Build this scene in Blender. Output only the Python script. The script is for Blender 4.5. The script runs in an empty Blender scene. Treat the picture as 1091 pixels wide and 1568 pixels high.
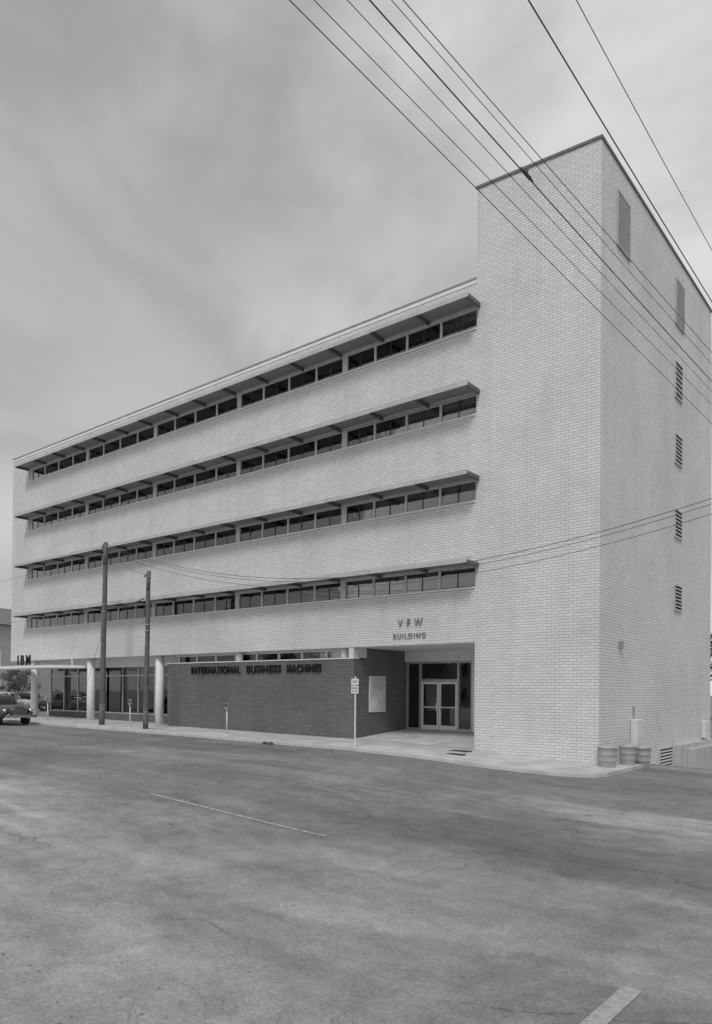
import bpy, bmesh, math, random
from mathutils import Vector, Matrix
random.seed(7)
R=math.radians
S=bpy.context.scene
COL=S.collection

# ---------------------------------------------------------------- materials
def new_mat(name):
    m=bpy.data.materials.new(name); m.use_nodes=True
    nt=m.node_tree; b=nt.nodes['Principled BSDF']
    return m,nt,b
def grey(name,v,rough=0.7,var=0.12,scale=3.0,bump=0.0,bscale=40,metal=0,spec=0.3,tint=(1,1,1),detail=6):
    m,nt,b=new_mat(name); N=nt.nodes; L=nt.links
    tc=N.new('ShaderNodeTexCoord'); n=N.new('ShaderNodeTexNoise')
    n.inputs['Scale'].default_value=scale; n.inputs['Detail'].default_value=detail
    L.new(tc.outputs['Object'],n.inputs['Vector'])
    r=N.new('ShaderNodeMapRange'); r.inputs['From Min'].default_value=.3; r.inputs['From Max'].default_value=.7
    r.inputs['To Min'].default_value=v*(1-var); r.inputs['To Max'].default_value=v*(1+var)
    L.new(n.outputs['Fac'],r.inputs['Value'])
    c=N.new('ShaderNodeCombineColor')
    for i,ch in enumerate(('Red','Green','Blue')):
        mm=N.new('ShaderNodeMath'); mm.operation='MULTIPLY'; mm.inputs[1].default_value=tint[i]
        L.new(r.outputs[0],mm.inputs[0]); L.new(mm.outputs[0],c.inputs[ch])
    L.new(c.outputs[0],b.inputs['Base Color'])
    b.inputs['Roughness'].default_value=rough; b.inputs['Metallic'].default_value=metal
    b.inputs['Specular IOR Level'].default_value=spec
    if bump>0:
        n2=N.new('ShaderNodeTexNoise'); n2.inputs['Scale'].default_value=bscale
        L.new(tc.outputs['Object'],n2.inputs['Vector'])
        bp=N.new('ShaderNodeBump'); bp.inputs['Strength'].default_value=bump; bp.inputs['Distance'].default_value=.02
        L.new(n2.outputs['Fac'],bp.inputs['Height']); L.new(bp.outputs[0],b.inputs['Normal'])
    return m
def brick(name,c1,c2,mortar,bw=.30,rh=.1,stain=.06,ms=.011):
    m,nt,b=new_mat(name); N=nt.nodes; L=nt.links
    g=N.new('ShaderNodeNewGeometry'); sp=N.new('ShaderNodeSeparateXYZ'); L.new(g.outputs['Position'],sp.inputs[0])
    ad=N.new('ShaderNodeMath'); L.new(sp.outputs[0],ad.inputs[0]); L.new(sp.outputs[1],ad.inputs[1])
    cb=N.new('ShaderNodeCombineXYZ'); L.new(ad.outputs[0],cb.inputs[0]); L.new(sp.outputs[2],cb.inputs[1])
    t=N.new('ShaderNodeTexBrick'); L.new(cb.outputs[0],t.inputs['Vector'])
    t.inputs['Scale'].default_value=1; t.inputs['Brick Width'].default_value=bw; t.inputs['Row Height'].default_value=rh
    t.inputs['Mortar Size'].default_value=ms; t.inputs['Mortar Smooth'].default_value=.3
    t.inputs['Color1'].default_value=(c1,c1,c1,1); t.inputs['Color2'].default_value=(c2,c2,c2,1)
    t.inputs['Mortar'].default_value=(mortar,mortar,mortar,1)
    n=N.new('ShaderNodeTexNoise'); n.inputs['Scale'].default_value=.35; n.inputs['Detail'].default_value=7
    L.new(g.outputs['Position'],n.inputs['Vector'])
    r=N.new('ShaderNodeMapRange'); r.inputs['From Min'].default_value=.3; r.inputs['From Max'].default_value=.7
    r.inputs['To Min'].default_value=1-stain; r.inputs['To Max'].default_value=1+stain*.6
    L.new(n.outputs['Fac'],r.inputs['Value'])
    mp=N.new('ShaderNodeMapping'); mp.inputs['Scale'].default_value=(1,.06,1); L.new(cb.outputs[0],mp.inputs[0])
    n3=N.new('ShaderNodeTexNoise'); n3.inputs['Scale'].default_value=2.2; n3.inputs['Detail'].default_value=6; L.new(mp.outputs[0],n3.inputs['Vector'])
    r3=N.new('ShaderNodeMapRange'); r3.inputs['From Min'].default_value=.3; r3.inputs['From Max'].default_value=.55
    r3.inputs['To Min'].default_value=1-stain*.6; r3.inputs['To Max'].default_value=1; L.new(n3.outputs['Fac'],r3.inputs['Value'])
    mm=N.new('ShaderNodeMath'); mm.operation='MULTIPLY'; L.new(r.outputs[0],mm.inputs[0]); L.new(r3.outputs[0],mm.inputs[1])
    vm=N.new('ShaderNodeVectorMath'); vm.operation='SCALE'; L.new(t.outputs['Color'],vm.inputs[0]); L.new(mm.outputs[0],vm.inputs['Scale'])
    L.new(vm.outputs[0],b.inputs['Base Color'])
    b.inputs['Roughness'].default_value=.75; b.inputs['Specular IOR Level'].default_value=.25
    bp=N.new('ShaderNodeBump'); bp.invert=True; bp.inputs['Strength'].default_value=.6; bp.inputs['Distance'].default_value=.012
    L.new(t.outputs['Fac'],bp.inputs['Height']); L.new(bp.outputs[0],b.inputs['Normal'])
    return m
def glass(name,tr=.75,refl_boost=1.0):
    m=bpy.data.materials.new(name); m.use_nodes=True; nt=m.node_tree; N=nt.nodes; L=nt.links
    N.clear(); o=N.new('ShaderNodeOutputMaterial'); mx=N.new('ShaderNodeMixShader')
    t=N.new('ShaderNodeBsdfTransparent'); t.inputs[0].default_value=(tr,tr,tr,1)
    g=N.new('ShaderNodeBsdfGlossy'); g.inputs['Roughness'].default_value=.02; g.inputs[0].default_value=(.85,.85,.85,1)
    f=N.new('ShaderNodeFresnel'); f.inputs[0].default_value=1.5
    mu=N.new('ShaderNodeMath'); mu.operation='MULTIPLY'; mu.inputs[1].default_value=refl_boost; mu.use_clamp=True
    tc=N.new('ShaderNodeTexCoord'); n=N.new('ShaderNodeTexNoise'); n.inputs['Scale'].default_value=1.2
    L.new(tc.outputs['Object'],n.inputs[0]); bp=N.new('ShaderNodeBump'); bp.inputs['Strength'].default_value=.06; bp.inputs['Distance'].default_value=.05
    L.new(n.outputs['Fac'],bp.inputs['Height']); L.new(bp.outputs[0],g.inputs['Normal'])
    L.new(f.outputs[0],mu.inputs[0]); L.new(mu.outputs[0],mx.inputs[0]); L.new(t.outputs[0],mx.inputs[1]); L.new(g.outputs[0],mx.inputs[2])
    L.new(mx.outputs[0],o.inputs[0]); return m

M_wb=brick('white_painted_brick',.76,.68,.50,ms=.013,stain=.09)
M_db=brick('dark_brick',.19,.155,.11,stain=.14,ms=.013)
M_white=grey('white_paint',.78,.5,.05)
M_trim=grey('light_metal_trim',.66,.45,.06)
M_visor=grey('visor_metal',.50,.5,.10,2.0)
M_visshade=grey('visor_underside_shade',.30,.6,.10,2.0)  # darker copy of the visor metal, underside shade put into the colour
M_visund=grey('visor_bracket_steel',.13,.6,.1)
M_cop=grey('dark_coping',.18,.6,.1)
M_conc=grey('concrete',.48,.85,.14,1.5,.3)
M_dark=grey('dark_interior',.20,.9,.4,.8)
M_mid=grey('interior_wall',.38,.9,.2,.8)
M_lobby=grey('lobby_wall',.14,.9,.3,.8)
M_frame=grey('dark_frame',.08,.4,.1)
M_alum=grey('aluminium',.5,.35,.08,metal=.5)
M_blind=grey('window_blind',.6,.8,.08)
M_wood=grey('weathered_pole_wood',.14,.9,.3,6,.4,tint=(1.02,1,.97))
M_wire=grey('wire_rubber',.08,.6,.1)
M_black=grey('black_letters',.025,.7,.1,spec=.1)
M_galv=grey('galvanised_steel',.36,.45,.25,5,metal=.4)
M_glass=glass('window_glass',.80,3.0)
M_sglass=glass('shop_glass',.80,2.2)
M_rub=grey('tyre_rubber',.04,.8,.1)
M_chrome=grey('chrome',.6,.15,.05,metal=1)
M_cglass=grey('car_window',.04,.08,.1,spec=.6)

# ---------------------------------------------------------------- helpers
def empty(name,loc=(0,0,0)):
    e=bpy.data.objects.new(name,None); COL.objects.link(e); e.location=loc; e.empty_display_size=.3; return e
def link(name,me,parent=None,loc=(0,0,0)):
    o=bpy.data.objects.new(name,me); COL.objects.link(o); o.location=loc
    if parent: o.parent=parent
    return o
def add_box(bm,x0,x1,y0,y1,z0,z1,mi=0):
    vs=[bm.verts.new(p) for p in ((x0,y0,z0),(x1,y0,z0),(x1,y1,z0),(x0,y1,z0),(x0,y0,z1),(x1,y0,z1),(x1,y1,z1),(x0,y1,z1))]
    for f in ((3,2,1,0),(4,5,6,7),(0,1,5,4),(1,2,6,5),(2,3,7,6),(3,0,4,7)):
        fc=bm.faces.new([vs[i] for i in f]); fc.material_index=mi
def boxes(name,lst,mat,parent=None,bevel=0):
    bm=bmesh.new()
    for b in lst: add_box(bm,*b)
    me=bpy.data.meshes.new(name); bm.to_mesh(me); bm.free(); me.materials.append(mat)
    o=link(name,me,parent)
    if bevel:
        md=o.modifiers.new('bevel','BEVEL'); md.width=bevel; md.segments=2
    return o
def add_tube(bm,p0,p1,r0,r1,seg=12,mi=0,cap=True,smooth=True):
    p0=Vector(p0);p1=Vector(p1); d=(p1-p0).normalized()
    a=d.orthogonal().normalized(); b=d.cross(a)
    A=[];B=[]
    for i in range(seg):
        t=2*math.pi*i/seg; v=a*math.cos(t)+b*math.sin(t)
        A.append(bm.verts.new(p0+v*r0)); B.append(bm.verts.new(p1+v*r1))
    for i in range(seg):
        j=(i+1)%seg; f=bm.faces.new((A[i],A[j],B[j],B[i])); f.smooth=smooth; f.material_index=mi
    if cap:
        f=bm.faces.new(A[::-1]); f.material_index=mi; f=bm.faces.new(B); f.material_index=mi
def finish(bm,name,mats,parent=None,loc=(0,0,0)):
    bmesh.ops.recalc_face_normals(bm,faces=bm.faces)
    me=bpy.data.meshes.new(name); bm.to_mesh(me); bm.free()
    for m in mats: me.materials.append(m)
    return link(name,me,parent,loc)
def text(name,body,cx,y,z,width,height,mat,parent,ext=.03,off=.0,spacing=1.0):
    cu=bpy.data.curves.new(name,'FONT'); cu.body=body; cu.align_x='CENTER'; cu.align_y='CENTER'
    cu.extrude=ext; cu.size=1; cu.offset=off; cu.space_character=spacing
    o=bpy.data.objects.new(name,cu); COL.objects.link(o); cu.materials.append(mat)
    bpy.context.view_layer.update()
    w,h=o.dimensions.x,o.dimensions.y
    o.scale=(width/w,height/h,1); o.rotation_euler=(R(90),0,0); o.location=(cx,y,z); o.parent=parent
    return o

# ---------------------------------------------------------------- terrain height
KEYS=[(-400,.25),(-37,.25),(-17,.10),(-8,0),(-4.57,-.10),(0,-.36),(5,-.5),(400,-.5)]
def zx(x):
    for (a,za),(b,zb) in zip(KEYS,KEYS[1:]):
        if a<=x<=b:
            t=(x-a)/(b-a); return za+(zb-za)*t
    return .25 if x<0 else -.5
def ss(a,b,x):
    t=max(0,min(1,(x-a)/(b-a))); return t*t*(3-2*t)
def gz(x,y):
    drop=.12*max(0,min(10,y-3.4))*ss(-2,.0,x)*(1-ss(25,60,y))*(1-ss(14,40,x))
    return zx(x)-.12-drop

KY=-3.3
# ---------------------------------------------------------------- ground
def grid(name,xs,ys,zf,mat):
    bm=bmesh.new(); V=[[bm.verts.new((x,y,zf(x,y))) for y in ys] for x in xs]
    for i in range(len(xs)-1):
        for j in range(len(ys)-1):
            f=bm.faces.new((V[i][j],V[i+1][j],V[i+1][j+1],V[i][j+1])); f.smooth=True
    return finish(bm,name,[mat])
def ground_mat():
    m,nt,b=new_mat('asphalt_and_dirt'); N=nt.nodes; L=nt.links
    g=N.new('ShaderNodeNewGeometry'); sp=N.new('ShaderNodeSeparateXYZ'); L.new(g.outputs['Position'],sp.inputs[0])
    X,Y=sp.outputs[0],sp.outputs[1]
    def noise(sc,det=6,rough=.55,vec=None,dist=0):
        n=N.new('ShaderNodeTexNoise'); n.inputs['Scale'].default_value=sc; n.inputs['Detail'].default_value=det
        n.inputs['Roughness'].default_value=rough; n.inputs['Distortion'].default_value=dist
        L.new(vec or g.outputs['Position'],n.inputs['Vector']); return n.outputs['Fac']
    def mr(src,a,b2,c,d,sm=False):
        r=N.new('ShaderNodeMapRange'); r.inputs['From Min'].default_value=a; r.inputs['From Max'].default_value=b2
        if sm: r.interpolation_type='SMOOTHSTEP'
        r.inputs['To Min'].default_value=c; r.inputs['To Max'].default_value=d; L.new(src,r.inputs['Value']); return r.outputs[0]
    def mth(op,a,b2):
        k=N.new('ShaderNodeMath'); k.operation=op
        for i,v in enumerate((a,b2)):
            if isinstance(v,(int,float)): k.inputs[i].default_value=v
            else: L.new(v,k.inputs[i])
        return k.outputs[0]
    def mapped(scale,loc=(0,0,0),rot=0):
        mp=N.new('ShaderNodeMapping'); mp.inputs['Scale'].default_value=scale; mp.inputs['Location'].default_value=loc; mp.inputs['Rotation'].default_value=(0,0,rot)
        L.new(g.outputs['Position'],mp.inputs[0]); return mp.outputs[0]
    tracks=mr(noise(.9,4,.5,mapped((.10,1.0,1))),.35,.65,.88,1.12)
    tracks2=mr(noise(2.6,5,.6,mapped((.05,1.0,1),(3,1,0),R(3))),.38,.62,.95,1.05)
    blot=mr(noise(.3,6,.65,None,.6),.35,.65,.84,1.18)
    fine=mr(noise(28,5,.7),.3,.7,.72,1.28)
    med=mr(noise(2.6,7,.7),.35,.65,.84,1.15)
    spots=mr(noise(1.3,4,.6,mapped((.7,1,1),(4,8,0)),.8),.60,.68,1,.86,True)
    wn=mth('SUBTRACT',noise(.35,5,.6),.5)
    wn2=mth('SUBTRACT',noise(.9,6,.65,mapped((.5,1,1),(9,4,0))),.5)
    yy=mth('ADD',Y,mth('MULTIPLY',wn,7.0))
    sh=mr(yy,-16.6,-14.2,1,0)
    base=mth('ADD',.20,mth('MULTIPLY',sh,.095))
    yb=mth('ADD',Y,mth('MULTIPLY',wn2,3.0))
    band=mth('MULTIPLY',mr(yb,-9.3,-8.6,0,1,True),mr(yb,-7.5,-7.0,1,0,True))
    band=mth('MULTIPLY',band,mr(mth('ADD',X,mth('MULTIPLY',wn,12)),-1.5,2.0,0,1,True))
    sand=mr(noise(.32,7,.62,mapped((.35,1,1),(5.3,2.2,0)),.4),.55,.62,0,1,True)
    base=mth('ADD',base,mth('MULTIPLY',mth('MAXIMUM',band,mth('MULTIPLY',sand,.75)),.09))
    lane=mth('MULTIPLY',mr(yb,-14.0,-12.8,0,1,True),mr(yb,-10.6,-9.6,1,0,True))
    lane=mth('MULTIPLY',lane,mr(X,-8,0,.35,1,True))
    lane=mr(lane,0,1,1,.82)
    pat=mr(noise(.16,3,.4,mapped((.35,1,1),(5.3,2.2,0)),.2),.58,.595,1,.86)
    br=N.new('ShaderNodeTexBrick'); br.inputs['Scale'].default_value=1; br.inputs['Brick Width'].default_value=5.3; br.inputs['Row Height'].default_value=2.7; br.inputs['Mortar Size'].default_value=0.0
    br.inputs['Color1'].default_value=(1,1,1,1); br.inputs['Color2'].default_value=(.84,.84,.84,1); br.inputs['Bias'].default_value=-.5
    wv=N.new('ShaderNodeVectorMath'); wv.operation='ADD'; cbx=N.new('ShaderNodeCombineXYZ'); L.new(mth('MULTIPLY',wn2,.35),cbx.inputs[0]); L.new(mth('MULTIPLY',wn2,.25),cbx.inputs[1])
    L.new(g.outputs['Position'],wv.inputs[0]); L.new(cbx.outputs[0],wv.inputs[1]); L.new(wv.outputs[0],br.inputs['Vector'])
    bwn=N.new('ShaderNodeRGBToBW'); L.new(br.outputs['Color'],bwn.inputs[0])
    pat2=mth('ADD',mth('MULTIPLY',mth('SUBTRACT',bwn.outputs[0],1),mth('SUBTRACT',1,sh)),1)
    v=mth('MULTIPLY',mth('MULTIPLY',base,tracks),mth('MULTIPLY',blot,mth('MULTIPLY',fine,med)))
    v=mth('MULTIPLY',mth('MULTIPLY',v,mth('MULTIPLY',tracks2,spots)),mth('MULTIPLY',pat,mth('MULTIPLY',lane,pat2)))
    vo=N.new('ShaderNodeTexVoronoi'); vo.feature='DISTANCE_TO_EDGE'; vo.inputs['Scale'].default_value=.22
    nn=N.new('ShaderNodeTexNoise'); nn.inputs['Scale'].default_value=1.2; nn.inputs['Detail'].default_value=5
    L.new(g.outputs['Position'],nn.inputs['Vector'])
    ma=N.new('ShaderNodeVectorMath'); ma.operation='MULTIPLY_ADD'; ma.inputs[1].default_value=(1.1,1.1,1.1)
    L.new(nn.outputs['Color'],ma.inputs[0]); L.new(g.outputs['Position'],ma.inputs[2]); L.new(ma.outputs[0],vo.inputs['Vector'])
    cr=mr(vo.outputs['Distance'],.0,.006,.64,1)
    ck=mr(noise(.5,2,.5,mapped((1,1,1),(2,7,0))),.42,.52,0,1)
    cr=mth('ADD',mth('MULTIPLY',mth('SUBTRACT',cr,1),ck),1)
    v=mth('MULTIPLY',v,cr)
    cc=N.new('ShaderNodeCombineColor')
    for ch in ('Red','Green','Blue'): L.new(v,cc.inputs[ch])
    L.new(cc.outputs[0],b.inputs['Base Color']); b.inputs['Roughness'].default_value=.85; b.inputs['Specular IOR Level'].default_value=.25
    bp=N.new('ShaderNodeBump'); bp.inputs['Strength'].default_value=.7; bp.inputs['Distance'].default_value=.016
    L.new(noise(45,4,.7),bp.inputs['Height']); L.new(bp.outputs[0],b.inputs['Normal'])
    return m
xs=[-1500,-600,-250,-120,-80,-60,-50]+[-44+i*1.0 for i in range(0,80)]+[40,50,70,110,250,600,1500]
ys=[-1500,-600,-250,-120,-80,-60,-45]+[-36+i*1.0 for i in range(0,70)]+[38,45,60,80,120,250,600,1500]
xs=sorted(set(xs)); ys=sorted(set(ys))
grid('ground_road',xs,ys,gz,ground_mat())

# sidewalk (top) + kerb
bm=bmesh.new()
sx=[-120,-80,-60,-50]+[-45+i*.75 for i in range(0,62)]
sx=[x for x in sx if x<=-2.6]+[-2.5+i*.17 for i in range(0,21)]
def kern(x):
    if x<-2.5: return KY
    t=min(1,(x+2.5)/3.4); return KY+1.6*(1-math.sqrt(max(0,1-t*t)))
prev=None
for x in sx:
    k=kern(x)
    yb=1.6
    row=[bm.verts.new((x,k,gz(x,k)-.05)),bm.verts.new((x,k+.02,zx(x)-.015)),bm.verts.new((x,k+.035,zx(x))),bm.verts.new((x,k+.16,zx(x)+.0)),
         bm.verts.new((x,0,zx(x))),bm.verts.new((x,yb,zx(x)))]
    if prev:
        for i in range(5):
            f=bm.faces.new((prev[i],row[i],row[i+1],prev[i+1])); f.material_index=1 if i<3 else 0
    prev=row
x=prev[0].co.x
f=bm.faces.new([prev[0],prev[1],prev[2],prev[3],prev[4],prev[5],bm.verts.new((x,1.6,gz(x,1.6)-.3))])
def walk_mat():
    m,nt,b=new_mat('sidewalk_slabs'); N=nt.nodes; L=nt.links
    g=N.new('ShaderNodeNewGeometry')
    t=N.new('ShaderNodeTexBrick'); t.offset=0; L.new(g.outputs['Position'],t.inputs[0])
    t.inputs['Scale'].default_value=1; t.inputs['Brick Width'].default_value=1.6; t.inputs['Row Height'].default_value=1.65
    t.inputs['Mortar Size'].default_value=.014
    t.inputs['Color1'].default_value=(.54,.54,.54,1); t.inputs['Color2'].default_value=(.45,.45,.45,1); t.inputs['Mortar'].default_value=(.25,.25,.25,1)
    n=N.new('ShaderNodeTexNoise'); n.inputs['Scale'].default_value=1.1; n.inputs['Detail'].default_value=8; L.new(g.outputs['Position'],n.inputs[0])
    r=N.new('ShaderNodeMapRange'); r.inputs[1].default_value=.3; r.inputs[2].default_value=.7; r.inputs[3].default_value=.78; r.inputs[4].default_value=1.12
    L.new(n.outputs['Fac'],r.inputs[0]); vm=N.new('ShaderNodeVectorMath'); vm.operation='SCALE'
    L.new(t.outputs[0],vm.inputs[0]); L.new(r.outputs[0],vm.inputs['Scale']); L.new(vm.outputs[0],b.inputs['Base Color']); b.inputs['Roughness'].default_value=.9
    return m
M_walk=walk_mat()
finish(bm,'sidewalk',[M_walk,M_conc])

def strip(x0,x1,y0,y1,lift=.006,n=14):
    bm=bmesh.new(); pr=None
    for i in range(n+1):
        t=i/n; a=(x0+(x1-x0)*t)
        r=[bm.verts.new((a,y0,gz(a,y0)+lift)),bm.verts.new((a,y1,gz(a,y1)+lift))]
        if pr: bm.faces.new((pr[0],r[0],r[1],pr[1]))
        pr=r
    return bm
def marking_mat(name,lo,hi,sc):
    m,nt,b=new_mat(name); N=nt.nodes; L=nt.links
    g=N.new('ShaderNodeNewGeometry'); n=N.new('ShaderNodeTexNoise'); n.inputs['Scale'].default_value=sc; n.inputs['Detail'].default_value=8; n.inputs['Roughness'].default_value=.7
    L.new(g.outputs['Position'],n.inputs[0]); r=N.new('ShaderNodeMapRange'); r.inputs[1].default_value=.38; r.inputs[2].default_value=.62; r.inputs[3].default_value=lo; r.inputs[4].default_value=hi
    L.new(n.outputs['Fac'],r.inputs[0]); L.new(r.outputs[0],b.inputs['Base Color']); b.inputs['Roughness'].default_value=.8
    return m
M_mark=marking_mat('worn_road_paint',.24,.55,9); M_mark2=marking_mat('very_worn_road_paint',.24,.38,16)
for nm,a,mt in (('road_centre_line',(-4.3,.6,-14.04,-13.98),M_mark),('road_centre_line',(-17.5,-11.5,-14.04,-13.98),M_mark),('road_centre_line',(-30,-24,-14.04,-13.98),M_mark),('stop_line',(6.60,6.77,-22,-16.9),M_mark2)):
    bm=strip(*a); finish(bm,nm,[mt])

# ---------------------------------------------------------------- BUILDING
B=empty('office_building')
XT=-4.57; XL=-39.1; ZT=19.97; ZTL=20.25; ZR=16.97; ZS=3.77; YD=14.0
def slope_box(bm,x0,x1,y0,y1,z0,zl,zr,lo=None):
    zb=(z0,z0) if lo is None else lo
    vs=[bm.verts.new(p) for p in ((x0,y0,zb[0]),(x1,y0,zb[1]),(x1,y1,zb[1]),(x0,y1,zb[0]),(x0,y0,zl),(x1,y0,zr),(x1,y1,zr),(x0,y1,zl))]
    for f in ((3,2,1,0),(4,5,6,7),(0,1,5,4),(1,2,6,5),(2,3,7,6),(3,0,4,7)): bm.faces.new([vs[i] for i in f])
bm=bmesh.new(); slope_box(bm,XT,0,0,YD,-3,ZTL,ZT); finish(bm,'stair_tower_walls',[M_wb],B)
bm=bmesh.new(); slope_box(bm,XT-.05,.05,-.05,YD+.05,0,ZTL+.09,ZT+.09,(ZTL,ZT)); finish(bm,'tower_coping',[M_cop],B)
sills=[5.78,8.91,12.05,15.19]; WH=.75
XW0=-36.95
sp=[(XW0,XT,0,.3,ZS,sills[0])]
for i in range(4):
    top=sills[i+1] if i<3 else ZR
    sp.append((XW0,XT,0,.3,sills[i]+WH,top))
sp.append((XL,XW0,0,.3,ZS,ZR))
boxes('front_wall_spandrels',sp,M_wb,B)
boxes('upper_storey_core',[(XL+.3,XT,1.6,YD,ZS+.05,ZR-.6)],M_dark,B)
boxes('end_wall',[(XL,XL+.3,.3,YD,ZS,ZR)],M_wb,B)
boxes('rear_wall',[(XL+.3,XT,YD,YD+.25,-.5,ZR)],M_wb,B)
boxes('soffit',[(XL+.3,XT,.3,YD,ZS+.003,ZS+.048)],M_white,B)
boxes('roof_deck',[(XL+.3,XT,.3,YD,ZR-.6,ZR-.45)],M_conc,B)
boxes('roof_coping',[(XL-.05,XT-.002,-.05,.36,ZR,ZR+.05),(XL-.05,XL+.36,.36,YD+.3,ZR,ZR+.05)],M_galv,B)
boxes('roof_fascia_line',[(XL-.02,XT-.002,-.02,-.001,ZR-.16,ZR-.002)],M_white,B)
# windows
bays=[-4.59,-10.85,-17.35,-23.85,-30.35,-36.85]
glassl=[];pier=[];mul=[];thin=[];sill=[];blind=[];rails=[];lamp=[];part=[];curt=[]
for i,s in enumerate(sills):
    rails+= [(XW0,XT,.115,.16,s,s+.035),(XW0,XT,.115,.16,s+WH-.035,s+WH)]
    sill.append((XW0-.05,XT-.002,-.05,.115,s-.06,s-.002))
    for k in range(5):
        a,b=bays[k+1],bays[k]
        w=(b-a)/4
        pier.append((a-.13,a+.13,.07,.155,s,s+WH))
        for q in range(4):
            if q: mul.append((a+q*w-.05,a+q*w+.05,.10,.158,s+.035,s+WH-.035))
            thin.append((a+(q+.5)*w-.015,a+(q+.5)*w+.015,.11,.158,s+.035,s+WH-.035))
            if random.random()<.3: part.append((a+q*w-.06,a+q*w+.06,.3,1.6,s-.009,s+WH+.099))
            for h in (0,.5):
                p=random.random(); x0=a+(q+h)*w+.04; x1=x0+w/2-.08
                t=random.uniform(-.012,.012)
                glassl.append((x0-.03,x1+.03,.130+t*.2,.135+t*.2,s+.03,s+WH-.03))
                lim=(.18,.5,.4,.15)[i]
                if p<lim:
                    d=random.choice((.7,.6,.3,.4,.2))
                    n=int(d/.05)
                    for j in range(n): blind.append((x0,x1,.26+.012*(j%2),.275+.012*(j%2),s+WH-(j+1)*.05+.012,s+WH-j*.05))
                elif p<lim+.12: lamp.append((x0,x1,.8,1.15,s+WH-.02,s+WH+.09))
                elif p<lim+.25: curt.append((x0,x0+.35,.4,.43,s,s+WH+.05))
boxes('window_panes',glassl,M_glass,B); boxes('window_rails',rails,M_trim,B)
boxes('window_sills',sill,M_white,B); boxes('window_piers',pier,M_trim,B)
boxes('window_mullions',mul,M_trim,B); boxes('window_thin_mullions',thin,M_frame,B)
boxes('window_blinds',blind,M_blind,B); boxes('window_curtains',curt,M_mid,B); boxes('office_partitions',part,M_mid,B)
boxes('ceiling_fixtures',lamp,M_white,B)
boxes('window_band_floor',[(XW0,XT,.3,1.6,s-.05,s-.01) for s in sills],M_mid,B)
boxes('window_band_ceiling',[(XW0,XT,.3,1.6,s+WH+.1,s+WH+.14) for s in sills],M_mid,B)
vis=[];br=[];fas=[]
PD=.85; X0=-37.1; X1=-4.42
for s in sills:
    z=s+WH+.02
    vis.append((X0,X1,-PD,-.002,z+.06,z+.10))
    n=15; st=(X1-X0)/n
    for k in range(n):
        fas.append((X0+k*st+.006,X0+(k+1)*st-.006,-PD-.03,-PD-.001,z-.03+random.uniform(-.006,.006),z+.14+random.uniform(-.004,.004)))
    for k in range(n+1):
        x=X0+.04+(X1-X0-.08)*k/n
        br.append((x-.04,x+.04,-PD+.001,-.003,z-.07,z+.058))
boxes('sun_visors',vis,M_visshade,B); boxes('visor_fascia',fas,M_visor,B); boxes('visor_brackets',br,M_visund,B)

# ---- ground floor: dark brick wall and clerestory
XB0,XB1=-22.5,-10.2; HB=3.3
boxes('dark_brick_wall',[(XB0,XB1,0.02,.30,-.6,HB),(XB1-.3,XB1,.30,.9,-.6,HB),(XB1-.3,XB1,.9,3.9,-.6,ZS-.002),(XB0,XB0+.3,.30,1.4,-.6,HB)],M_db,B)
boxes('brick_wall_cap',[(XB0-.03,XB1+.03,-.01,.33,HB,HB+.05)],M_trim,B)
boxes('clerestory_glass',[(XB0,XB1-.3,.6,.606,HB-.3,ZS-.002)],M_sglass,B)
boxes('clerestory_back',[(XB0,XB1-.5,1.4,1.45,0,ZS)],M_mid,B)
cf=[]
for k in range(9):
    x=XB0+.2+(XB1-XB0-.7)*k/8; cf.append((x-.05,x+.05,.55,.62,HB,ZS-.003))
cf.append((XB0,XB1-.3,.54,.63,ZS-.1,ZS-.004)); cf.append((XB0,XB1-.3,.52,.64,HB+.0,HB+.06))
boxes('clerestory_frames',cf,M_white,B)
cb=[]
for k in (1,3,4,6):
    x=XB0+.2+(XB1-XB0-.7)*k/8; cb.append((x+.1,x+1.3,.7,.72,HB,ZS-.22))
boxes('clerestory_blinds',cb,M_blind,B)
boxes('clerestory_return',[(XB1-.28,XB1-.02,.02,.12,HB+.05,ZS-.003),(XB1-.1,XB1-.02,.12,.9,HB+.05,ZS-.003)],M_trim,B)
bm=bmesh.new()
for x in (-10.85,-17.35):
    add_tube(bm,(x-.1,.36,HB+.0),(x-.1,.36,ZS),.17,.17,20)
for x in (-23.65,-30.2,-36.7):
    add_tube(bm,(x,.38,-.5),(x,.38,ZS+.0),.225,.225,28)
finish(bm,'round_columns',[M_white],B)
GY=1.5
fr=[]
zf=.2
for a,b in ((-36.7,-30.2),(-30.2,-22.5)):
    n=4 if a<-31 else 5
    for k in range(n+1):
        x=a+(b-a)*k/n; fr.append((x-.035,x+.035,GY-.05,GY+.05,zf+.45,ZS-.5))
fr+=[(-36.7,-22.5,GY-.055,GY+.055,zf+.38,zf+.45),(-36.7,-22.5,GY-.055,GY+.055,2.75,2.82),(-36.735,-36.665,GY+.05,9,2.75,2.82)]
for y in (3.4,5.4,7.4): fr.append((-36.735,-36.665,y-.035,y+.035,zf+.45,ZS-.5))
boxes('storefront_frames',fr,M_alum,B)
boxes('storefront_glass',[(-36.7,-22.5,GY,GY+.006,zf+.45,ZS-.5),(-36.703,-36.697,GY+.01,9,zf+.45,ZS-.5)],M_sglass,B)
boxes('storefront_base',[(-36.75,-22.5,GY-.1,GY+.1,-.5,zf+.38),(-36.8,-36.6,GY+.1,9,-.5,zf+.38)],M_db,B)
boxes('storefront_header',[(-36.8,-22.5,GY-.12,GY+.12,ZS-.5,ZS-.002),(-36.8,-36.6,GY+.12,9,ZS-.5,ZS-.002)],M_white,B)
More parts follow.
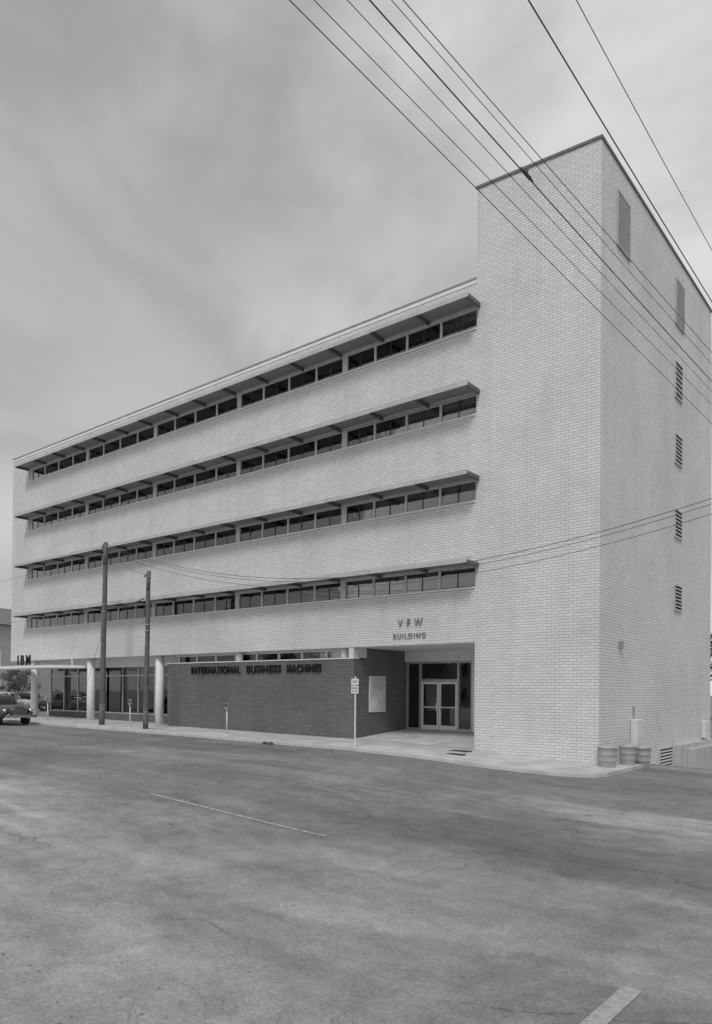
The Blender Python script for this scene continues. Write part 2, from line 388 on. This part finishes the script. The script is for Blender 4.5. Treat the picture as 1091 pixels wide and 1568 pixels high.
boxes('shop_floor',[(-36.6,-22.5,GY+.1,9,.0,.27)],M_mid,B)
boxes('shop_back_wall',[(-31.5,-22.2,7.5,7.7,.2,ZS),(-22.5,-22.3,1.45,7.5,0,ZS)],M_mid,B)
boxes('shop_curtain',[(-26.6,-24.9,2.0,2.05,.27,2.7),(-29.4,-28.6,2.4,2.45,.27,2.7)],M_blind,B)
boxes('shop_counters',[(-29.5,-27.0,3.2,3.9,.27,1.3),(-26,-24.4,4.2,4.8,.27,1.5),(-33.5,-31.8,4.6,5.2,.27,1.2)],M_blind,B,.02)
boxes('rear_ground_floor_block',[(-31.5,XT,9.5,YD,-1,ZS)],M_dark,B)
bm=bmesh.new()
def canopy_pts(z): return [(-38.6,0,z),(-30.2,0,z),(-30.25,-.15,z),(-31.2,-1.45,z),(-31.5,-1.62,z),(-38.3,-1.62,z),(-38.6,-1.4,z)]
lo=[bm.verts.new(p) for p in canopy_pts(3.2)]; hi=[bm.verts.new(p) for p in canopy_pts(3.36)]
bm.faces.new(lo[::-1]); bm.faces.new(hi)
for i in range(7): bm.faces.new((lo[i],lo[(i+1)%7],hi[(i+1)%7],hi[i]))
finish(bm,'entrance_canopy',[M_white],B)
boxes('canopy_hangers',[(-31.6,-31.5,-.06,-.01,3.36,3.8),(-38.1,-38.0,-.06,-.01,3.36,3.8)],M_trim,B)
text('canopy_letters','I B M',-34.4,-1.5,3.66,1.55,.6,M_black,B,.02,.03,1.0)
for nm,wd,xa,xb in (('wall_letters_international','INTERNATIONAL',-20.55,-17.0),('wall_letters_business','BUSINESS',-16.55,-14.35),('wall_letters_machines','MACHINES',-13.95,-11.95)):
    text(nm,wd,(xa+xb)/2,-.03,2.93,xb-xa,.36,M_black,B,.03,.014,1.15)
text('name_letters_top','V F W',-7.38,-.05,4.62,1.15,.28,M_galv,B,.03,.0,1.2)
text('name_letters_bottom','BUILDING',-7.42,-.05,4.13,1.5,.17,M_galv,B,.025,.0,1.35)
# ---- entrance recess
bm=bmesh.new()
rows=[]
for y,dz in ((0.0,.004),(1.2,.1),(2.4,.2),(3.6,.304),(9.4,.31)):
    rows.append([bm.verts.new((x,y,zx(x)*(1-min(1,y/3.4))+dz)) for x in (-10.2,-8,-6.3,XT)])
for a,b in zip(rows,rows[1:]):
    for i in range(3): bm.faces.new((a[i],a[i+1],b[i+1],b[i]))
finish(bm,'entrance_floor',[M_walk],B)
EY=3.75; HZ=3.3
boxes('entrance_header',[(XB1,XT,EY-.12,EY+.12,HZ,ZS-.002)],M_white,B)
ef=[]
for x in (-10.12,-9.42,-7.48,-6.82): ef.append((x-.045,x+.045,EY-.06,EY+.06,.29,HZ-.002))
ef+=[(-10.16,-6.78,EY-.055,EY+.055,HZ-.09,HZ-.004),(-9.37,-7.53,EY-.055,EY+.055,2.42,2.52),(-10.16,-9.47,EY-.055,EY+.055,.3,.4),(-7.43,-6.87,EY-.055,EY+.055,.3,.4)]
boxes('entrance_frame',ef,M_alum,B)
df=[]
for a,b in ((-9.36,-8.46),(-8.44,-7.54)):
    df+=[(a,a+.09,EY-.04,EY+.02,.32,2.41),(b-.09,b,EY-.04,EY+.02,.32,2.41),(a+.09,b-.09,EY-.04,EY+.02,.32,.52),(a+.09,b-.09,EY-.04,EY+.02,2.31,2.41),(a+.09,b-.09,EY-.07,EY-.03,1.28,1.33)]
df+=[(-8.56,-8.50,EY-.1,EY-.05,1.15,1.5),(-8.40,-8.34,EY-.1,EY-.05,1.15,1.5)]
boxes('entrance_doors',df,M_white,B,.006)
boxes('entrance_glass',[(-10.1,-6.85,EY+.0,EY+.006,.32,HZ-.05)],M_sglass,B)
boxes('entrance_side_wall',[(-6.77,XT,EY-.1,EY+.12,.2,HZ)],M_white,B)
boxes('lobby_walls',[(-10.4,-10.2,3.9,9.4,0,ZS),(-10.4,XT,9.3,9.45,0,ZS)],M_lobby,B)
boxes('lobby_reception_desk',[(-9.2,-7.2,6.6,7.2,.32,1.35)],M_frame,B,.02)
boxes('lobby_ceiling_light',[(-9.2,-7.4,5.2,5.6,3.5,3.6)],M_white,B)
bm=bmesh.new()
add_box(bm,XB1+.004,XB1+.03,1.03,2.18,1.1,2.62,0); add_box(bm,XB1+.031,XB1+.034,1.08,2.13,1.15,2.57,1)
pm=grey('poster_paper',.66,.6,.2,2.2)
finish(bm,'notice_board_poster',[M_white,pm],B)
# ---- side wall details
def louvre(name,y0,y1,z0,z1,n,fm,sm,bk,fill=.5,w=.05):
    boxes(name+'_back',[(.003,.01,y0,y1,z0,z1)],bk,B)
    boxes(name+'_frame',[(.003,.06,y0-w,y0,z0-w,z1+w),(.003,.06,y1,y1+w,z0-w,z1+w),(.003,.06,y0,y1,z0-w,z0),(.003,.06,y0,y1,z1,z1+w)],fm,B)
    dz=(z1-z0)/n
    boxes(name+'_slats',[(.012,.05,y0+.001,y1-.001,z0+i*dz,z0+i*dz+dz*fill) for i in range(n)],sm,B)
M_lg=grey('louvre_grey',.46,.6,.1); M_lgd=grey('louvre_shadow_grey',.26,.8,.1)
louvre('penthouse_louvre',1.4,2.6,17.2,19.0,20,M_lg,M_lg,M_lgd)
louvre('penthouse_louvre_rear',8.2,9.35,17.2,19.0,20,M_lg,M_lg,M_lgd)
for a,b in ((14.15,15.6),(11.45,12.6),(8.4,9.5),(5.4,6.4)): louvre('stair_vent',8.15,9.1,a,b,7,M_lg,M_lg,M_black,.4,.03)
louvre('basement_vent',6.2,7.9,-.95,-.2,6,M_conc,M_trim,M_black)
boxes('foundation_band',[(0.002,.2,8.4,YD,-3,-.12),(0.002,.32,9.6,YD,-3,-.35)],M_conc,B,.01)
boxes('meter_box',[(.01,.26,2.95,3.55,.12,1.05)],M_trim,B,.02)
boxes('meter_conduit',[(.01,.1,3.2,3.3,-1,.119),(.01,.06,3.2,3.26,1.051,1.5)],M_galv,B)
boxes('wall_lamp_box',[(.0,.14,1.75,1.92,3.5,3.75)],M_galv,B,.02)
boxes('wall_pipe_box',[(.003,.22,12.4,12.9,.0,.75)],M_trim,B,.02)
bm=bmesh.new(); add_tube(bm,(-7,6,ZR-.45),(-7,6,ZR+.5),.15,.15,14); finish(bm,'roof_vent_pipe',[M_galv],B)

# ---------------------------------------------------------------- trash cans
def trash_can(x,y,h=.72,r=.27,tilt=0):
    bm=bmesh.new(); seg=28
    prof=[(r*.82,0),(r*.84,.03),(r*.9,h*.33),(r*.925,h*.35),(r*.9,h*.37),(r*.96,h*.66),(r*.985,h*.68),(r*.96,h*.70),(r,h),(r*1.04,h+.01),(r*1.04,h+.05),(r*.9,h+.08),(r*.5,h+.13),(.02,h+.15)]
    ringp=None
    for rr,z in prof:
        ring=[bm.verts.new((rr*math.cos(2*math.pi*i/seg),rr*math.sin(2*math.pi*i/seg),z)) for i in range(seg)]
        if ringp:
            for i in range(seg):
                f=bm.faces.new((ringp[i],ringp[(i+1)%seg],ring[(i+1)%seg],ring[i])); f.smooth=True
        ringp=ring
    bm.faces.new(ringp)
    for sgn in (-1,1):
        pts=[(sgn*r*.98,-.08,h*.8),(sgn*(r+.05),-.07,h*.82),(sgn*(r+.05),.07,h*.82),(sgn*r*.98,.08,h*.8)]
        for a,b in zip(pts,pts[1:]): add_tube(bm,a,b,.01,.01,6)
    add_tube(bm,(-.07,0,h+.13),(-.05,0,h+.19),.01,.01,6); add_tube(bm,(-.05,0,h+.19),(.05,0,h+.19),.01,.01,6); add_tube(bm,(.05,0,h+.19),(.07,0,h+.13),.01,.01,6)
    zz=zx(x) if (x<.9 and y<1.6) else gz(x,y)
    o=finish(bm,'trash_can',[M_can],None,(x,y,zz+.0)); o.rotation_euler=(0,tilt,random.random()*3)
M_can=grey('can_steel',.40,.5,.12,4,metal=.25)
for p in ((.32,-.15,.58,.30),(.52,1.15,.56,.27),(.70,2.1,.60,.27)): trash_can(*p)

# ---------------------------------------------------------------- utility poles
def pole(name,x,y,h,r0,r1,lean,arms=(),z=None):
    bm=bmesh.new(); seg=10
    n=8; pts=[Vector((lean*i/n*h+random.uniform(-.015,.015),random.uniform(-.015,.015),h*i/n)) for i in range(n+1)]
    for i in range(n):
        ra=r0+(r1-r0)*i/n; rb=r0+(r1-r0)*(i+1)/n
        add_tube(bm,pts[i],pts[i+1],ra,rb,seg,0,i in(0,n-1))
    for (zz,half,ang) in arms:
        c=Vector((lean*zz,-.0,zz)); d=Vector((math.cos(ang),math.sin(ang),0))*half; pn=Vector((-d.y,d.x,0)).normalized()*.15
        add_tube(bm,c-d+pn,c+d+pn,.05,.05,4,0,True,False)
        for t in (-.92,-.5,.5,.92):
            q=c+d*t+pn; add_tube(bm,q,q+Vector((0,0,.16)),.03,.045,8,1)
        add_tube(bm,c+d*.6+pn,c+pn-Vector((0,0,.5)),.015,.015,5,1)
    add_tube(bm,pts[n]-Vector((0,0,.25)),pts[n]-Vector((-.22,0.1,.3)),.03,.03,6,1)
    add_tube(bm,pts[n]-Vector((.1,.12,.3)),pts[n]-Vector((.1,.12,.1)),.05,.06,8,1)
    for zz in (.62,.66): add_tube(bm,Vector((lean*h*zz,0,h*zz)),Vector((lean*h*zz,0,h*zz+.05)),r0,r0,10,1)
    return finish(bm,name,[M_wood,M_galv],None,(x,y,(zx(x) if z is None else z)-.1))
pole('utility_pole',-25.1,-2.1,9.45,.15,.11,.02)
pole('utility_pole',-20.8,-2.5,7.55,.13,.095,.018)
# ---------------------------------------------------------------- sign post / meter
def sign_post(x,y):
    e=empty('street_sign',(x,y,zx(x)))
    bm=bmesh.new()
    add_box(bm,-.03,.03,-.02,-.012,0,2.5); add_box(bm,-.03,-.022,-.012,.015,0,2.5); add_box(bm,.022,.03,-.012,.015,0,2.5)
    finish(bm,'post',[M_trim],e)
    boxes('sign_panel_top',[(-.17,.17,-.035,-.028,2.2,2.42)],M_white,e,.003)
    boxes('sign_panel_bottom',[(-.17,.17,-.035,-.028,1.9,2.17)],M_white,e,.003)
    text('sign_text','NO',0,-.038,2.31,.2,.10,M_black,e,.001)
    text('sign_text_b','PARKING',0,-.038,2.08,.28,.07,M_black,e,.001)
    text('sign_text_c','BUS STOP',0,-.038,1.98,.26,.05,M_black,e,.001)
sign_post(-7.75,-2.9)
def meter(x,y):
    bm=bmesh.new()
    add_tube(bm,(0,0,0),(0,0,1.05),.028,.028,10); add_tube(bm,(0,0,0),(0,0,.05),.09,.07,12)
    add_tube(bm,(0,0,1.05),(0,0,1.12),.05,.06,10,1); add_box(bm,-.075,.075,-.05,.05,1.12,1.3,1)
    add_tube(bm,(0,-.05,1.3),(0,.05,1.3),.075,.075,16,1)
    finish(bm,'parking_meter',[M_trim,M_galv],None,(x,y,zx(x)))
meter(-14.6,-2.9); meter(-21.6,-2.8); meter(-29.0,-2.9); meter(-32.5,-2.9)
for (a,b,c,d) in ((-4.9,-4.2,-1.2,-.8),(-4.4,-3.8,-2.2,-1.9)):
    bm=bmesh.new(); z=max(zx(a),zx(b))+.004
    add_box(bm,a,b,c,c+.05,z-.03,z+.01); add_box(bm,a,b,d-.05,d,z-.03,z+.01)
    x=a
    while x<b: add_box(bm,x,x+.03,c+.05,d-.05,z-.03,z+.006); x+=.06
    finish(bm,'sidewalk_grate',[M_frame])
bm=bmesh.new()
for k in (-.26,.05):
    add_tube(bm,(k,0,0),(k,0,.07),.11,.10,14); add_tube(bm,(k,0,.07),(k,0,.10),.06,.04,10)
finish(bm,'kerb_valve_caps',[M_frame],None,(-11.4,-3.55,gz(-11.4,-3.5)))

# ---------------------------------------------------------------- overhead wires
CAM=Vector((8.85,-23.44,1.94)); FW=Vector((-.628,.778,0)); RT=Vector((.778,.628,0))
def cr(depth,r,z): p=CAM+FW*depth+RT*r; return Vector((p.x,p.y,z))
W=empty('overhead_power_lines')
def wire(a,b,sag,rad=.009,name='wire'):
    cu=bpy.data.curves.new(name,'CURVE'); cu.dimensions='3D'; cu.bevel_depth=rad; cu.bevel_resolution=2
    s=cu.splines.new('POLY'); n=40; s.points.add(n)
    for i in range(n+1):
        t=i/n; p=a.lerp(b,t); s.points[i].co=(p.x,p.y,p.z-4*sag*t*(1-t),1)
    o=bpy.data.objects.new(name,cu); COL.objects.link(o); cu.materials.append(M_wire); o.parent=W; return o
def wire2(p,q,ext0,ext1,sag,rad):
    d=q-p; return wire(p-d*ext0,q+d*ext1,sag,rad)
def unp(px,py,z):
    dep=1133*(z-1.94)/(1060-py); return cr(dep,(px-545)/1133*dep,z)
sag=.12
for (x0,x1,y1,z0,z1,rad) in ((455,1091,640,9.6,9.3,.006),(493,1091,610,9.6,9.3,.005),(543,1091,590,10.0,9.7,.005),(577,1091,575,10.0,9.7,.009),(610,1091,548,10.4,10.1,.005),(628,1091,530,10.4,10.1,.006),
      (817,1091,452,10.8,10.5,.010),(890,1091,372,10.8,10.5,.006)):
    wire2(unp(x0,-5,z0),unp(x1,y1,z1),1.2,.6,sag,rad)
pa,pb=unp(577,-5,10.0),unp(1091,575,9.7); dd=(pb-pa).normalized(); q=pa.lerp(pb,.27)-Vector((0,0,.1))
bm=bmesh.new(); add_tube(bm,q-dd*.1,q+dd*.1,.028,.028,10); add_tube(bm,q,q+Vector((0.02,0,.11)),.016,.016,8); add_tube(bm,q+dd*.1,q+dd*.2,.024,.01,8); add_tube(bm,q-dd*.2,q-dd*.1,.01,.024,8)
finish(bm,'wire_splice',[M_wire],W)
for (dy,dz,rad) in ((0,0,.010),(.1,-.12,.008),(.25,-.35,.008)):
    cu=bpy.data.curves.new('street_wire','CURVE'); cu.dimensions='3D'; cu.bevel_depth=rad
    s=cu.splines.new('POLY'); n=50; s.points.add(n)
    for i in range(n+1):
        x=-24.9+37*i/n; s.points[i].co=(x,-2.1+dy,.0094*(x+6.5)**2+6.2+dz,1)
    o=bpy.data.objects.new('street_wire',cu); COL.objects.link(o); cu.materials.append(M_wire); o.parent=W
p1=Vector((-24.9,-2.1,9.2)); p2=Vector((-20.65,-2.5,7.4))
wire(p1,p2,.3,.008); wire(p1,Vector((-70,-3,8.8)),1.0,.006); wire(p1+Vector((0,0,-3)),Vector((-70,-3,6.5)),.6,.006)
wire(Vector((-24.95,-2.1,6.5)),Vector((-4.7,-.02,6.9)),.9,.006)
wire(Vector((-25.0,-2.1,6.2)),Vector((-21.0,-2.5,6.3)),.15,.03)
wire(Vector((-25.0,-2.1,5.2)),Vector((-27.6,-2.1,.15)),0,.008)
pole('utility_pole',12.1,-2.0,10.2,.16,.12,0,((9.4,1.2,0),))
pole('utility_pole',-70,-3,9.5,.15,.11,0,((9.0,1.0,1.57),))

# ---------------------------------------------------------------- car
def loft(bm,secs,seg,mi,expn=3.0,mfun=None):
    prev=None
    for (x,hw,zl,zh) in secs:
        zc=(zl+zh)/2; hz=(zh-zl)/2; ring=[]
        for i in range(seg):
            t=2*math.pi*i/seg; c=math.cos(t); s_=math.sin(t)
            ring.append(bm.verts.new((x,hw*math.copysign(abs(c)**(2/expn),c),zc+hz*math.copysign(abs(s_)**(2/expn),s_))))
        if prev:
            for i in range(seg):
                f=bm.faces.new((prev[i],prev[(i+1)%seg],ring[(i+1)%seg],ring[i])); f.smooth=True; f.material_index=mi
                if mfun: f.material_index=mfun(f)
        else: bm.faces.new(ring)
        prev=ring
    bm.faces.new(prev)
def ell(bm,c,r,mi,seg=16):
    ret=bmesh.ops.create_uvsphere(bm,u_segments=seg,v_segments=10,radius=1)
    fs=set()
    for v in ret['verts']:
        v.co=Vector((c[0]+v.co.x*r[0],c[1]+v.co.y*r[1],c[2]+v.co.z*r[2])); fs.update(v.link_faces)
    for f in fs: f.smooth=True; f.material_index=mi
def car(x,y,rot,shade):
    paint=grey('car_paint',shade,.25,.04,spec=.5)
    bm=bmesh.new()
    loft(bm,[(-2.45,.35,.45,.70),(-2.35,.62,.38,.85),(-2.0,.76,.34,1.0),(-1.2,.84,.32,1.06),(0,.86,.32,1.06),(.9,.82,.34,1.08),(1.6,.62,.38,1.06),(2.1,.50,.42,1.0),(2.35,.42,.45,.92),(2.42,.30,.5,.82)],24,0,3.2)
    def mf(f):
        c=f.calc_center_median()
        if 1.10<c.z<1.50 and not (abs(c.x+.15)<.09 or abs(c.x-.72)<.07 or abs(c.x+1.05)<.1): return 1
        return 0
    loft(bm,[(-1.75,.40,.95,1.08),(-1.55,.52,.95,1.25),(-1.15,.60,.95,1.48),(-.95,.62,.95,1.55),(-.25,.655,.95,1.62),(-.05,.66,.95,1.62),(.35,.64,.95,1.58),(.62,.62,.95,1.50),(.82,.60,.95,1.34),(1.1,.52,.95,1.10)],28,0,3.4,mf)
    for sx_,cx in ((1,1.55),(1,-1.45)):
        for sy in (-1,1):
            ell(bm,(cx,sy*.70,.62),(.72 if cx>0 else .66,.20,.33),0)
            add_tube(bm,(cx-.05,sy*.62,.34),(cx-.05,sy*.83,.34),.34,.34,24,2)
            add_tube(bm,(cx-.05,sy*.83,.34),(cx-.05,sy*.85,.34),.19,.14,18,3)
            if cx>0:
                ell(bm,(2.14,sy*.68,.74),(.12,.12,.13),3); ell(bm,(2.2,sy*.52,.55),(.05,.06,.04),3)
    for z in (.56,.63,.70,.77): add_box(bm,2.36,2.45,-.33+.0,.33,z,z+.03,3)
    for xx,s_ in ((2.52,1),(-2.55,-1)):
        add_box(bm,xx-.04,xx+.04,-.82,.82,.40,.54,3)
        add_box(bm,xx-.02+s_*.03,xx+.02+s_*.03,-.4,-.33,.36,.62,3); add_box(bm,xx-.02+s_*.03,xx+.02+s_*.03,.33,.4,.36,.62,3)
    add_box(bm,-1.0,1.0,-.875,-.865,.78,.81,3); add_box(bm,-1.0,1.0,.865,.875,.78,.81,3)
    o=finish(bm,'parked_car',[paint,M_cglass,M_rub,M_chrome],None,(x,y,gz(x,y)))
    o.rotation_euler=(0,0,rot)
    return o
car(-31.0,-4.6,0,.06)
car(-47,3.5,R(100),.45); car(-50.5,6.5,R(95),.05); car(-54,9,R(90),.30); car(-45,-4.6,0,.35); car(-58,-12.6,R(180),.1)

# ---------------------------------------------------------------- trees
def leaf_mat(name,v):
    m,nt,b=new_mat(name); N=nt.nodes; L=nt.links
    oi=N.new('ShaderNodeNewGeometry'); r=N.new('ShaderNodeMapRange'); r.inputs[3].default_value=v*.55; r.inputs[4].default_value=v*1.5
    L.new(oi.outputs['Random Per Island'],r.inputs[0]); L.new(r.outputs[0],b.inputs['Base Color']); b.inputs['Roughness'].default_value=.7
    return m
M_leaf=leaf_mat('foliage',.10)
def tree_mesh(seed,h=8,cr_=3.2,nl=70):
    rnd=random.Random(seed); bm=bmesh.new()
    add_tube(bm,(0,0,-.3),(.1,.05,h*.32),.22,.16,10,0)
    for k in range(8):
        a=k*.8+rnd.random()*.6; t=rnd.uniform(.22,.34)*h; L_=cr_*rnd.uniform(.5,.9)
        p0=Vector((.1,.05,t)); p1=Vector((math.cos(a)*L_*.5,math.sin(a)*L_*.5,t+h*.2)); p2=Vector((math.cos(a)*L_,math.sin(a)*L_,t+h*rnd.uniform(.28,.5)))
        add_tube(bm,p0,p1,.09,.06,7,0); add_tube(bm,p1,p2,.06,.02,6,0)
    for k in range(nl):
        a=rnd.random()*6.283; u=rnd.uniform(-1,1); rr=rnd.random()**.45
        c=Vector((math.cos(a)*cr_*rr*math.sqrt(1-u*u),math.sin(a)*cr_*rr*math.sqrt(1-u*u),h*.66+u*h*.32*rr))
        cs=rnd.uniform(.35,.8)
        for j in range(55):
            d=Vector((rnd.gauss(0,1),rnd.gauss(0,1),rnd.gauss(0,.7))).normalized()*cs*rnd.random()**.5
            p=c+d; q=Vector((rnd.gauss(0,1),rnd.gauss(0,1),rnd.gauss(0,1))).normalized(); w=q.orthogonal().normalized(); s_=rnd.uniform(.08,.16)
            vs=[bm.verts.new(p+q*s_),bm.verts.new(p+w*s_*.6),bm.verts.new(p-q*s_),bm.verts.new(p-w*s_*.6)]
            f=bm.faces.new(vs); f.material_index=1
    me=bpy.data.meshes.new('tree'); bm.to_mesh(me); bm.free(); me.materials.append(M_wood); me.materials.append(M_leaf); return me
TM=[tree_mesh(1),tree_mesh(2,7,3.6),tree_mesh(3,9,3.0)]
def tree(x,y,k,s=1):
    o=link('shade_tree',TM[k],None,(x,y,gz(x,y))); o.scale=(s,s,s); o.rotation_euler=(0,0,random.random()*6)
for a in ((-57,6,0,.5),(-60,11,1,.55),(-62,17,2,.5),(-80,2,1,.6),(-70,24,1,.7),(-90,32,0,1.2),(-74,34,2,1.1),(-100,-2,0,.8),(-5.0,43,0,1.1),(-1,50,1,1.2),
          (-20,-45,0,1.1),(-32,-48,1,1.2),(-44,-46,2,1.1),(8,-52,1,1.1),(-58,-44,0,1.2)): tree(*a)
# ---------------------------------------------------------------- neighbour houses
def house(x,y,w,d,h,rot=0,v=.3,rs=.32):
    e=empty('neighbour_house',(x,y,gz(x,y))); e.rotation_euler=(0,0,rot)
    boxes('walls',[(-w/2,w/2,-d/2,d/2,-.5,h)],grey('clapboard',v,.8,.1),e)
    bm=bmesh.new(); o_=.4; rh=w*rs
    A=[bm.verts.new(p) for p in ((-w/2-o_,-d/2-o_,h),(w/2+o_,-d/2-o_,h),(0,-d/2+1.2,h+rh),(-w/2-o_,d/2+o_,h),(w/2+o_,d/2+o_,h),(0,d/2-1.2,h+rh))]
    for f in ((0,1,2),(5,4,3),(0,2,5,3),(1,4,5,2),(0,3,4,1)): bm.faces.new([A[i] for i in f])
    finish(bm,'roof',[grey('shingle_roof',.16,.9,.2,5)],e)
    wl=[];wf=[]
    zz=1.0
    while zz+1.7<h:
        for k in (-.3,0,.3):
            wl.append((k*w-.45,k*w+.45,-d/2-.02,-d/2-.01,zz,zz+1.5)); wf+= [(k*w-.55,k*w-.45,-d/2-.05,-d/2,zz-.1,zz+1.6),(k*w+.45,k*w+.55,-d/2-.05,-d/2,zz-.1,zz+1.6),(k*w-.45,k*w+.45,-d/2-.05,-d/2,zz+1.5,zz+1.6)]
            wl.append((w/2+.01,w/2+.02,k*d-.45,k*d+.45,zz,zz+1.5))
            wf+=[(w/2,w/2+.05,k*d-.55,k*d-.45,zz-.1,zz+1.6),(w/2,w/2+.05,k*d+.45,k*d+.55,zz-.1,zz+1.6),(w/2,w/2+.05,k*d-.45,k*d+.45,zz+1.5,zz+1.6)]
        zz+=3
    boxes('windows',wl,M_cglass,e); boxes('window_trim',wf,M_white,e)
    boxes('chimney',[(w*.15,w*.15+.6,-.3,.3,h,h+rh+.7)],M_db,e)
house(-69,10,10,14,8.2,R(8),.42,.22); house(-88,14,10,12,5.5,R(-5),.4); house(-8,-50,12,10,5.5,R(180),.35); house(-45,-58,16,12,6.5,R(180),.3)

# ---------------------------------------------------------------- foreground dry weeds
bm=bmesh.new(); rnd=random.Random(4)
def stalk(x,y,h,w):
    a=rnd.random()*6.28; ln=rnd.uniform(.1,.7)*h; z=gz(x,y)-.01
    pts=[Vector((x+math.cos(a)*ln*t*t,y+math.sin(a)*ln*t*t,z+h*t)) for t in (0,.35,.7,1)]
    for i in range(3):
        add_tube(bm,pts[i],pts[i+1],w*(1-i*.25),w*(1-(i+1)*.25),4,0,False)
    for rep in range(2):
        if rnd.random()<.6:
            q=pts[1+rep]; b2=a+rnd.uniform(-1.5,1.5); add_tube(bm,q,q+Vector((math.cos(b2)*h*.3,math.sin(b2)*h*.3,h*.18)),w*.6,w*.2,4,0,False)
for c in range(11):
    dp=rnd.uniform(5.0,5.8)
    p=cr(dp,rnd.uniform(-1.9,.2),0)
    for k in range(rnd.randint(2,6)): stalk(p.x+rnd.gauss(0,.12),p.y+rnd.gauss(0,.12),rnd.uniform(.04,.2),.0018)
finish(bm,'dry_weeds',[grey('dry_stalk',.12,.9,.2)])
bm=bmesh.new()
for i in range(220):
    dd=5.2+rnd.random()**1.6*10; p=cr(dd,rnd.uniform(-.5,.5)*dd,0); s_=rnd.uniform(.006,.016)
    ret=bmesh.ops.create_icosphere(bm,subdivisions=1,radius=s_)
    for v in ret['verts']: v.co=Vector((v.co.x*rnd.uniform(.8,1.3)+p.x,v.co.y+p.y,v.co.z*.6+gz(p.x,p.y)+s_*.3))
finish(bm,'loose_gravel',[grey('pebble',.2,.9,.4,30)])

# ---------------------------------------------------------------- world + sun
SE=R(52)
w=bpy.data.worlds.new('World'); S.world=w; w.use_nodes=True; nt=w.node_tree; N=nt.nodes; L=nt.links
bg=N['Background']; sky=N.new('ShaderNodeTexSky'); sky.sky_type='NISHITA'; sky.sun_disc=False; sky.sun_elevation=SE
bw=N.new('ShaderNodeRGBToBW'); L.new(sky.outputs[0],bw.inputs[0])
tc=N.new('ShaderNodeTexCoord')
def wnoise(sc,loc,zs,det,rg,dist):
    mp=N.new('ShaderNodeMapping'); mp.inputs['Scale'].default_value=(1,1,zs); mp.inputs['Location'].default_value=loc
    L.new(tc.outputs['Generated'],mp.inputs[0])
    n=N.new('ShaderNodeTexNoise'); n.inputs['Scale'].default_value=sc; n.inputs['Detail'].default_value=det; n.inputs['Roughness'].default_value=rg; n.inputs['Distortion'].default_value=dist
    L.new(mp.outputs[0],n.inputs['Vector']); return n.outputs['Fac']
def wmr(src,a,b,c,d):
    r=N.new('ShaderNodeMapRange'); r.interpolation_type='SMOOTHSTEP'
    for i,v in enumerate((a,b,c,d)): r.inputs[i+1].default_value=v
    L.new(src,r.inputs[0]); return r.outputs[0]
def wm(a,b,op='MULTIPLY'):
    k=N.new('ShaderNodeMath'); k.operation=op; L.new(a,k.inputs[0]); L.new(b,k.inputs[1]); return k.outputs[0]
big=wmr(wnoise(1.9,(3.1,.4,.2),1.4,3,.45,.3),.38,.60,4.9,7.6)
mid=wmr(wnoise(3.4,(.4,2.4,1.2),1.7,7,.56,.35),.36,.62,.86,1.10)
sp_=N.new('ShaderNodeSeparateXYZ'); L.new(tc.outputs['Generated'],sp_.inputs[0])
zr=wmr(sp_.outputs[2],.66,1,1,1.8)
zl=wmr(sp_.outputs[2],.05,.62,1.10,.92)
cl=wm(wm(wm(big,mid),zr),zl)
mx=N.new('ShaderNodeMix'); mx.inputs[0].default_value=.9; L.new(bw.outputs[0],mx.inputs[2]); L.new(cl,mx.inputs[3])
L.new(mx.outputs[0],bg.inputs[0]); bg.inputs[1].default_value=.1
sl=bpy.data.lights.new('sun','SUN'); sl.energy=1.5; sl.angle=R(12); sl.color=(1,.99,.975)
so=bpy.data.objects.new('sun',sl); COL.objects.link(so)
d=Vector((math.sin(R(24))*math.cos(SE),-math.cos(R(24))*math.cos(SE),math.sin(SE)))
so.rotation_euler=d.to_track_quat('Z','Y').to_euler()
sky.sun_rotation=math.atan2(d.x,d.y)

# ---------------------------------------------------------------- camera
cd=bpy.data.cameras.new('camera'); co=bpy.data.objects.new('camera',cd); COL.objects.link(co); S.camera=co
PITCH,ROLL=R(.6),R(.45)
cd.sensor_fit='HORIZONTAL'; cd.sensor_width=36; cd.lens=36*1133/1091; cd.clip_end=5000; cd.clip_start=.05
cd.shift_y=(276-12)/1091
co.matrix_world=Matrix.Translation(CAM)@Matrix.Rotation(R(38.9),4,'Z')@Matrix.Rotation(R(90)+PITCH,4,'X')@Matrix.Rotation(ROLL,4,'Z')
S.view_settings.view_transform='Standard'; S.view_settings.look='None'; S.view_settings.exposure=0
